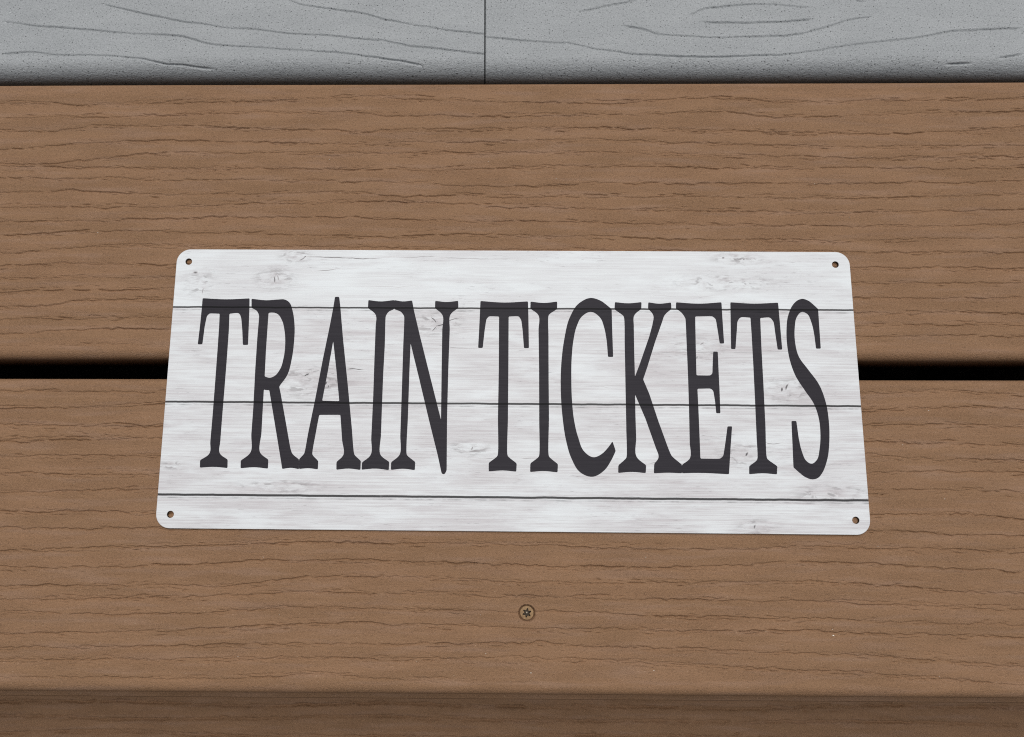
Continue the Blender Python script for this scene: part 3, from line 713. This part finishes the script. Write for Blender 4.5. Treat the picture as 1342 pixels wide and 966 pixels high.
LETTERS = [
    ('T', [[(-139.29, 39.43), (-128.54, 38.96, 1), (-117.96, 39.46), (-117.73, 34.29), (-117.49, 24.55), (-117.35, 17.97), (-119.68, 17.96), (-120.34, 24.54), (-121.21, 30.27, 1), (-122.21, 32.31, 1), (-126.63, 32.28), (-126.38, 24.5), (-126.42, 13.11), (-126.57, -1.58), (-126.75, -14.37), (-126.86, -25.31), (-126.79, -30.15, 1), (-123.08, -33.03), (-122.92, -36.67), (-129.06, -36.23, 1), (-134.99, -36.61), (-135.13, -33.38), (-131.23, -30.35, 1), (-131.24, -25.34), (-131.04, -13.55), (-130.95, 0.1), (-130.89, 15.7), (-130.91, 26.24), (-131.05, 32.26), (-135.74, 32.23, 1), (-136.7, 31.07, 1), (-137.4, 26.2), (-137.86, 18.1), (-139.93, 18.09), (-139.51, 27.95), (-139.35, 34.17)]]),
    ('R', [[(-117.08, 39.29), (-110.26, 38.61, 1), (-105.06, 38.99, 1), (-102.02, 39.01, 1), (-99.78, 37.6, 1), (-98.21, 33.96, 1), (-96.88, 26.44, 1), (-96.79, 19.41, 1), (-97.43, 11.56, 1), (-98.96, 4.63, 1), (-102.34, -0.72), (-101.49, -3.97), (-99.31, -13.31), (-96.05, -27.57), (-95.08, -30.06, 1), (-91.94, -32.69), (-91.74, -36.9), (-95.19, -36.36, 1), (-99.08, -36.88), (-99.98, -32.59), (-102.75, -20.08), (-106.68, -2.3), (-107.95, -2.39, 1), (-109.08, -2.06), (-109.06, -8.29), (-109.02, -20.97), (-109.0, -30.0, 1), (-105.32, -32.88), (-105.27, -36.77), (-111.32, -36.24, 1), (-117.23, -36.71), (-117.35, -33.4), (-113.45, -30.04, 1), (-113.43, -21.85), (-113.29, -10.02), (-113.45, 7.12), (-113.37, 21.94), (-113.24, 31.65, 1), (-114.31, 33.6, 1), (-116.82, 35.01)], [(-108.97, 32.74), (-107.34, 32.93, 1), (-104.97, 32.32, 1), (-102.83, 29.5, 1), (-101.36, 24.65, 1), (-100.75, 19.39, 1), (-101.07, 12.41, 1), (-102.34, 7.2, 1), (-104.48, 4.16, 1), (-106.56, 3.2, 1), (-109.06, 3.7), (-109.15, 15.84), (-109.02, 29.02)]]),
    ('A', [[(-79.33, 40.39), (-77.43, 40.4), (-76.73, 35.85), (-74.96, 21.3), (-72.03, 0.52), (-69.68, -17.3), (-67.86, -30.49, 1), (-65.01, -33.12), (-65.05, -37.0), (-70.23, -36.47, 1), (-75.54, -37.01), (-75.59, -33.63), (-72.78, -30.7, 1), (-73.54, -24.04), (-74.73, -13.12), (-84.01, -13.19), (-84.79, -18.26), (-86.17, -30.65, 1), (-83.54, -33.28), (-83.55, -36.92), (-87.74, -36.46, 1), (-91.73, -36.82), (-91.93, -32.6), (-89.87, -30.18, 1), (-88.47, -20.81), (-86.17, -6.42), (-83.56, 11.65), (-81.19, 26.53), (-79.84, 35.84)], [(-79.28, 19.87), (-77.4, 7.37), (-75.47, -7.02), (-83.01, -6.91), (-81.17, 5.62)]]),
    ('I', [[(-64.2, 38.95), (-58.73, 38.36, 1), (-52.53, 39.01), (-52.41, 34.84), (-55.13, 33.31, 1), (-56.12, 31.54, 1), (-56.15, 17.92), (-56.46, 4.92), (-56.56, -8.75), (-56.61, -21.4), (-56.42, -30.57, 1), (-52.67, -33.43), (-52.73, -36.98), (-58.58, -36.37, 1), (-64.55, -36.92), (-64.49, -33.78), (-60.93, -30.6, 1), (-60.83, -23.11), (-60.58, -4.53), (-60.58, 11.81), (-60.53, 26.66), (-60.7, 32.13, 1), (-64.26, 35.3)]]),
    ('N', [[(-52.57, 39.01), (-48.4, 38.41, 1), (-44.44, 38.88), (-43.75, 35.15), (-40.74, 23.26), (-36.59, 7.64), (-30.53, -14.9), (-30.64, 7.68), (-30.66, 25.08), (-30.78, 32.3, 1), (-34.1, 35.38), (-34.07, 38.76), (-28.97, 38.25, 1), (-23.72, 38.82), (-23.59, 35.53), (-27.0, 32.59, 1), (-27.32, 25.1), (-27.67, 7.7), (-27.87, -13.61), (-27.69, -36.93), (-28.83, -38.59, 1), (-29.83, -38.27), (-31.7, -30.36), (-35.73, -15.36), (-40.3, 2.46), (-44.67, 19.04), (-44.88, 5.86), (-45.03, -12.9), (-45.03, -30.47, 1), (-41.38, -33.34), (-41.47, -36.89), (-46.55, -36.35, 1), (-51.86, -36.89), (-51.87, -33.59), (-48.37, -30.5, 1), (-48.18, -21.33), (-48.02, -1.02), (-47.94, 16.23), (-47.89, 31.58, 1), (-49.14, 33.35, 1), (-52.46, 34.84)]]),
    ('T', [[(-13.71, 38.78), (-3.2, 38.13, 1), (7.64, 38.72), (7.79, 32.35), (7.99, 17.28), (5.78, 17.27), (5.2, 25.3), (4.53, 30.12, 1), (3.5, 31.7, 1), (-1.04, 31.68), (-1.11, 7.88), (-1.26, -13.41), (-1.25, -30.52, 1), (2.57, -33.63), (2.4, -37.17), (-3.48, -36.72, 1), (-9.52, -37.19), (-9.54, -33.48), (-5.82, -30.56, 1), (-5.62, -12.6), (-5.35, 7.85), (-5.33, 31.65), (-9.88, 31.63, 1), (-10.9, 30.47, 1), (-11.73, 25.19), (-12.53, 17.24), (-14.58, 17.23), (-14.21, 25.18)]]),
    ('I', [[(8.76, 38.64), (14.69, 38.05, 1), (20.71, 38.7), (20.67, 35.25), (16.96, 32.58, 1), (16.69, 21.0), (16.63, 3.71), (16.66, -13.27), (16.59, -30.62, 1), (20.37, -33.81), (20.17, -37.34), (14.31, -36.82, 1), (8.35, -37.28), (8.45, -33.58), (12.11, -30.66, 1), (12.39, -13.3), (12.44, 7.97), (12.29, 25.34), (12.16, 32.55, 1), (8.66, 35.36)]]),
    ('C', [[(35.89, 40.48, 1), (39.73, 39.43, 1), (45.04, 35.39), (45.07, 25.54), (45.22, 13.54), (42.93, 13.52), (42.57, 20.29), (41.6, 26.39, 1), (39.57, 31.65, 1), (35.77, 34.01, 1), (31.88, 32.05, 1), (29.25, 27.19, 1), (27.79, 21.07, 1), (26.92, 13.25, 1), (26.62, 3.78, 1), (26.82, -6.44, 1), (27.62, -14.87, 1), (29.34, -22.38, 1), (31.74, -28.18, 1), (35.84, -30.71, 1), (39.18, -29.36, 1), (42.14, -26.44, 1), (44.11, -23.76), (45.42, -27.9), (43.25, -32.21, 1), (40.27, -36.35, 1), (34.86, -39.1, 1), (29.94, -37.26, 1), (26.31, -31.53, 1), (23.92, -23.26, 1), (22.54, -13.23, 1), (21.92, -2.23, 1), (22.22, 9.76, 1), (23.62, 21.04, 1), (26.32, 31.57, 1), (30.26, 37.78, 1)]]),
    ('K', [[(46.53, 38.58), (52.52, 38.08, 1), (58.44, 38.65), (58.26, 35.46), (55.1, 32.62, 1), (54.7, 27.35), (54.58, 16.89), (54.58, 4.83), (56.85, 10.42), (61.46, 23.02), (62.99, 28.27), (63.47, 32.67, 1), (61.26, 35.65), (61.44, 38.57), (66.21, 37.98, 1), (71.62, 38.54), (71.68, 35.54), (68.59, 32.7, 1), (67.19, 29.17), (63.92, 20.42), (60.18, 9.16), (58.16, 3.57), (60.65, -2.8), (64.42, -15.42), (69.55, -29.93, 1), (73.78, -33.6), (73.64, -37.29), (67.8, -37.1, 1), (61.54, -37.4), (61.84, -33.29), (63.74, -30.8, 1), (62.43, -25.44), (58.64, -13.79), (54.44, -3.27), (54.35, -12.14), (54.4, -22.18), (54.42, -30.47, 1), (58.36, -33.98), (58.09, -37.34), (52.17, -36.9, 1), (46.23, -37.36), (46.39, -34.08), (49.86, -30.92, 1), (50.22, -17.21), (50.32, -0.32), (50.43, 16.86), (50.22, 32.15, 1), (46.28, 35.22)]]),
    ('E', [[(73.84, 38.64), (84.16, 38.08, 1), (94.1, 38.75), (94.16, 32.85), (94.38, 19.92), (92.44, 19.9), (91.91, 24.95), (91.09, 31.07, 1), (89.87, 32.2, 1), (82.12, 32.16), (81.82, 18.8), (81.6, 5.53), (87.65, 5.57, 1), (88.52, 6.35, 1), (88.87, 10.21), (89.39, 16.25), (91.42, 16.26), (91.39, 8.51), (91.41, -0.03), (91.3, -11.19), (89.47, -11.2), (89.21, -5.98), (88.59, -1.33, 1), (87.71, -0.4, 1), (81.77, -0.44), (81.84, -8.57), (81.84, -20.3), (81.8, -30.9), (90.29, -30.83, 1), (91.57, -29.75, 1), (92.62, -25.2), (94.1, -16.87), (96.09, -16.85), (95.1, -25.18), (93.74, -37.53), (84.24, -37.12, 1), (79.31, -37.08, 1), (73.64, -37.29), (73.78, -33.6), (77.18, -30.94, 1), (77.47, -23.66), (77.75, -8.6), (77.88, 4.99), (77.84, 18.77), (77.66, 31.43, 1), (76.3, 33.62, 1), (73.65, 35.81)]]),
    ('T', [[(98.04, 38.78), (108.42, 38.22, 1), (119.27, 38.72), (119.43, 32.99), (119.82, 17.31), (117.8, 17.29), (117.21, 24.23), (116.7, 29.9, 1), (115.44, 31.65, 1), (110.94, 31.62), (110.72, 17.25), (110.68, 1.81), (110.54, -15.07), (110.54, -30.82, 1), (114.63, -33.91), (114.25, -37.43), (108.38, -36.99, 1), (102.37, -37.45), (102.56, -34.01), (106.08, -31.27, 1), (106.45, -20.1), (106.62, -5.01), (106.72, 10.33), (106.71, 24.17), (106.62, 31.77), (102.11, 31.75, 1), (100.93, 30.25, 1), (100.28, 25.87), (99.26, 17.43), (97.32, 17.42), (97.66, 27.6)]]),
    ('S', [[(130.28, 40.55, 1), (132.78, 39.68, 1), (136.86, 35.9), (136.8, 27.84), (136.78, 17.85), (134.68, 17.83), (134.39, 23.47), (133.59, 29.13, 1), (131.94, 33.5, 1), (129.72, 34.54, 1), (127.19, 32.16, 1), (125.91, 26.9, 1), (125.69, 20.81, 1), (126.87, 14.33, 1), (130.67, 8.35, 1), (134.83, 1.98, 1), (137.21, -5.63, 1), (138.04, -14.86, 1), (137.61, -23.17, 1), (136.26, -30.61, 1), (133.8, -36.36, 1), (131.58, -38.83, 1), (129.09, -39.42, 1), (126.3, -38.47, 1), (121.48, -34.42), (121.68, -24.96), (121.86, -14.31), (124.01, -14.29), (124.53, -21.62), (125.42, -26.99, 1), (127.17, -31.51, 1), (129.38, -32.72, 1), (131.71, -31.06, 1), (133.32, -25.69, 1), (134.03, -19.05, 1), (133.78, -13.22, 1), (132.14, -6.93, 1), (128.4, -0.62, 1), (125.03, 5.31, 1), (122.95, 12.15, 1), (122.12, 19.05, 1), (122.22, 26.0, 1), (123.42, 33.01, 1), (125.85, 37.87, 1), (128.11, 39.92, 1)]]),
]
def smooth_loop(pts):
    """closed outline: Hermite curves through the points flagged smooth, straight runs elsewhere, corners slightly worn"""
    P = [Vector((p[0], p[1])) for p in pts]; S = [len(p) > 2 for p in pts]; n = len(P); out = []
    T = []
    for i in range(n):
        a, b = P[i] - P[i - 1], P[(i + 1) % n] - P[i]
        la, lb = a.length, b.length
        T.append(((a / la) * lb + (b / lb) * la).normalized())
    for i in range(n):
        j = (i + 1) % n; d = P[j] - P[i]; L = d.length
        def near(q):
            a, b = (P[q] - P[q - 1]).length, (P[(q + 1) % n] - P[q]).length
            return min(a, b) * (1.4 if max(a, b) < 2.4 * min(a, b) else .7)
        t0 = T[i] * min(L, near(i)) if S[i] else d; t1 = T[j] * min(L, near(j)) if S[j] else d
        k = max(2, int(L / .22))
        for q in range(k):
            t = q / k; t2, t3 = t * t, t * t * t
            out.append(P[i] * (2 * t3 - 3 * t2 + 1) + t0 * (t3 - 2 * t2 + t) + P[j] * (-2 * t3 + 3 * t2) + t1 * (t3 - t2))
    A = np.array([tuple(p) for p in out])
    seg = np.r_[0, np.cumsum(np.hypot(*np.diff(np.vstack([A, A[:1]]), axis=0).T))]
    m = int(seg[-1] / .25)
    s = np.arange(m) * seg[-1] / m
    A2 = np.vstack([A, A[:1]])
    B = np.c_[np.interp(s, seg, A2[:, 0]), np.interp(s, seg, A2[:, 1])]
    for _ in range(3):
        B = B * .5 + (np.roll(B, 1, 0) + np.roll(B, -1, 0)) * .25
    return B
for i, (ch, loops) in enumerate(LETTERS):
    ls = [smooth_loop(l) for l in loops]
    flat = np.vstack(ls); z0, z1 = TH + .010, TH + .024 + .004 * (i % 2)
    n = len(flat)
    v = [(x * mm, y * mm, z1 * mm) for x, y in flat] + [(x * mm, y * mm, z0 * mm) for x, y in flat]
    f = []
    for t in tessellate_polygon([[Vector((x, y, 0)) for x, y in l] for l in ls]):
        a, b, c = (Vector(v[k]) for k in t)
        f.append(tuple(t) if (b - a).cross(c - a).z > 0 else tuple(t)[::-1])
    s = 0
    for l in ls:
        k = len(l)
        for q in range(k):
            f.append((s + q, s + n + q, s + n + (q + 1) % k, s + (q + 1) % k))
        s += k
    me = bpy.data.meshes.new('letter'); me.from_pydata(v, [], f); me.materials.append(M_INK); me.update()
    o = bpy.data.objects.new('letter', me)
    o['label'] = 'charcoal condensed serif letter ' + ch
    link(o, sign)

# ------------------------------------------------------------------ lint and crumbs on the boards
rd = random.Random(4)
SPECKS = [(21.5, 97.9, 0.5), (-190.4, 71.8, 0.4), (-13.0, -96.9, 0.35), (7.9, -119.8, 0.45), (133.4, -101.9, 0.4), (133.5, -104.3, 0.55), (58.7, -118.6, 0.4), (-39.6, -115.6, 0.3), (182.2, -10.1, 0.4), (-172.9, -109.1, 0.35), (-84.3, 107.6, 0.3), (-10.1, 106.3, 0.3), (169.5, -25.1, 0.35), (185.2, -48.1, 0.3), (153.8, 99.1, 0.25), (194.5, 121.7, 0.3), (106.1, 105.2, 0.25)]
bm = bmesh.new()
def crumb(x, y, r):
    k = rd.randint(4, 6); a0 = rd.random() * 6; ring = []
    for i in range(k):
        a = a0 + 2 * math.pi * i / k; q = r * rd.uniform(.45, 1.2)
        ring.append(bm.verts.new(((x + q * math.cos(a) * 1.3) * mm, (y + q * math.sin(a) * .8) * mm, 0.02 * mm)))
    top = bm.verts.new((x * mm, y * mm, (0.02 + r * .8) * mm))
    for i in range(k): bm.faces.new((ring[i], ring[(i + 1) % k], top))
for x, y, r in SPECKS: crumb(x, y, r * .6)
for _ in range(22):
    x = rd.uniform(-260, 260); y = rd.choice([rd.uniform(66, 142), rd.uniform(-125, -68)])
    crumb(x, y, rd.uniform(.08, .17))
me = bpy.data.meshes.new('lint'); bm.to_mesh(me); bm.free(); me.materials.append(M_LINT)
lint = bpy.data.objects.new('lint', me); lint['kind'] = 'stuff'; lint['label'] = 'pale lint and crumbs scattered over the brown boards'; lint['category'] = 'debris'
link(lint)
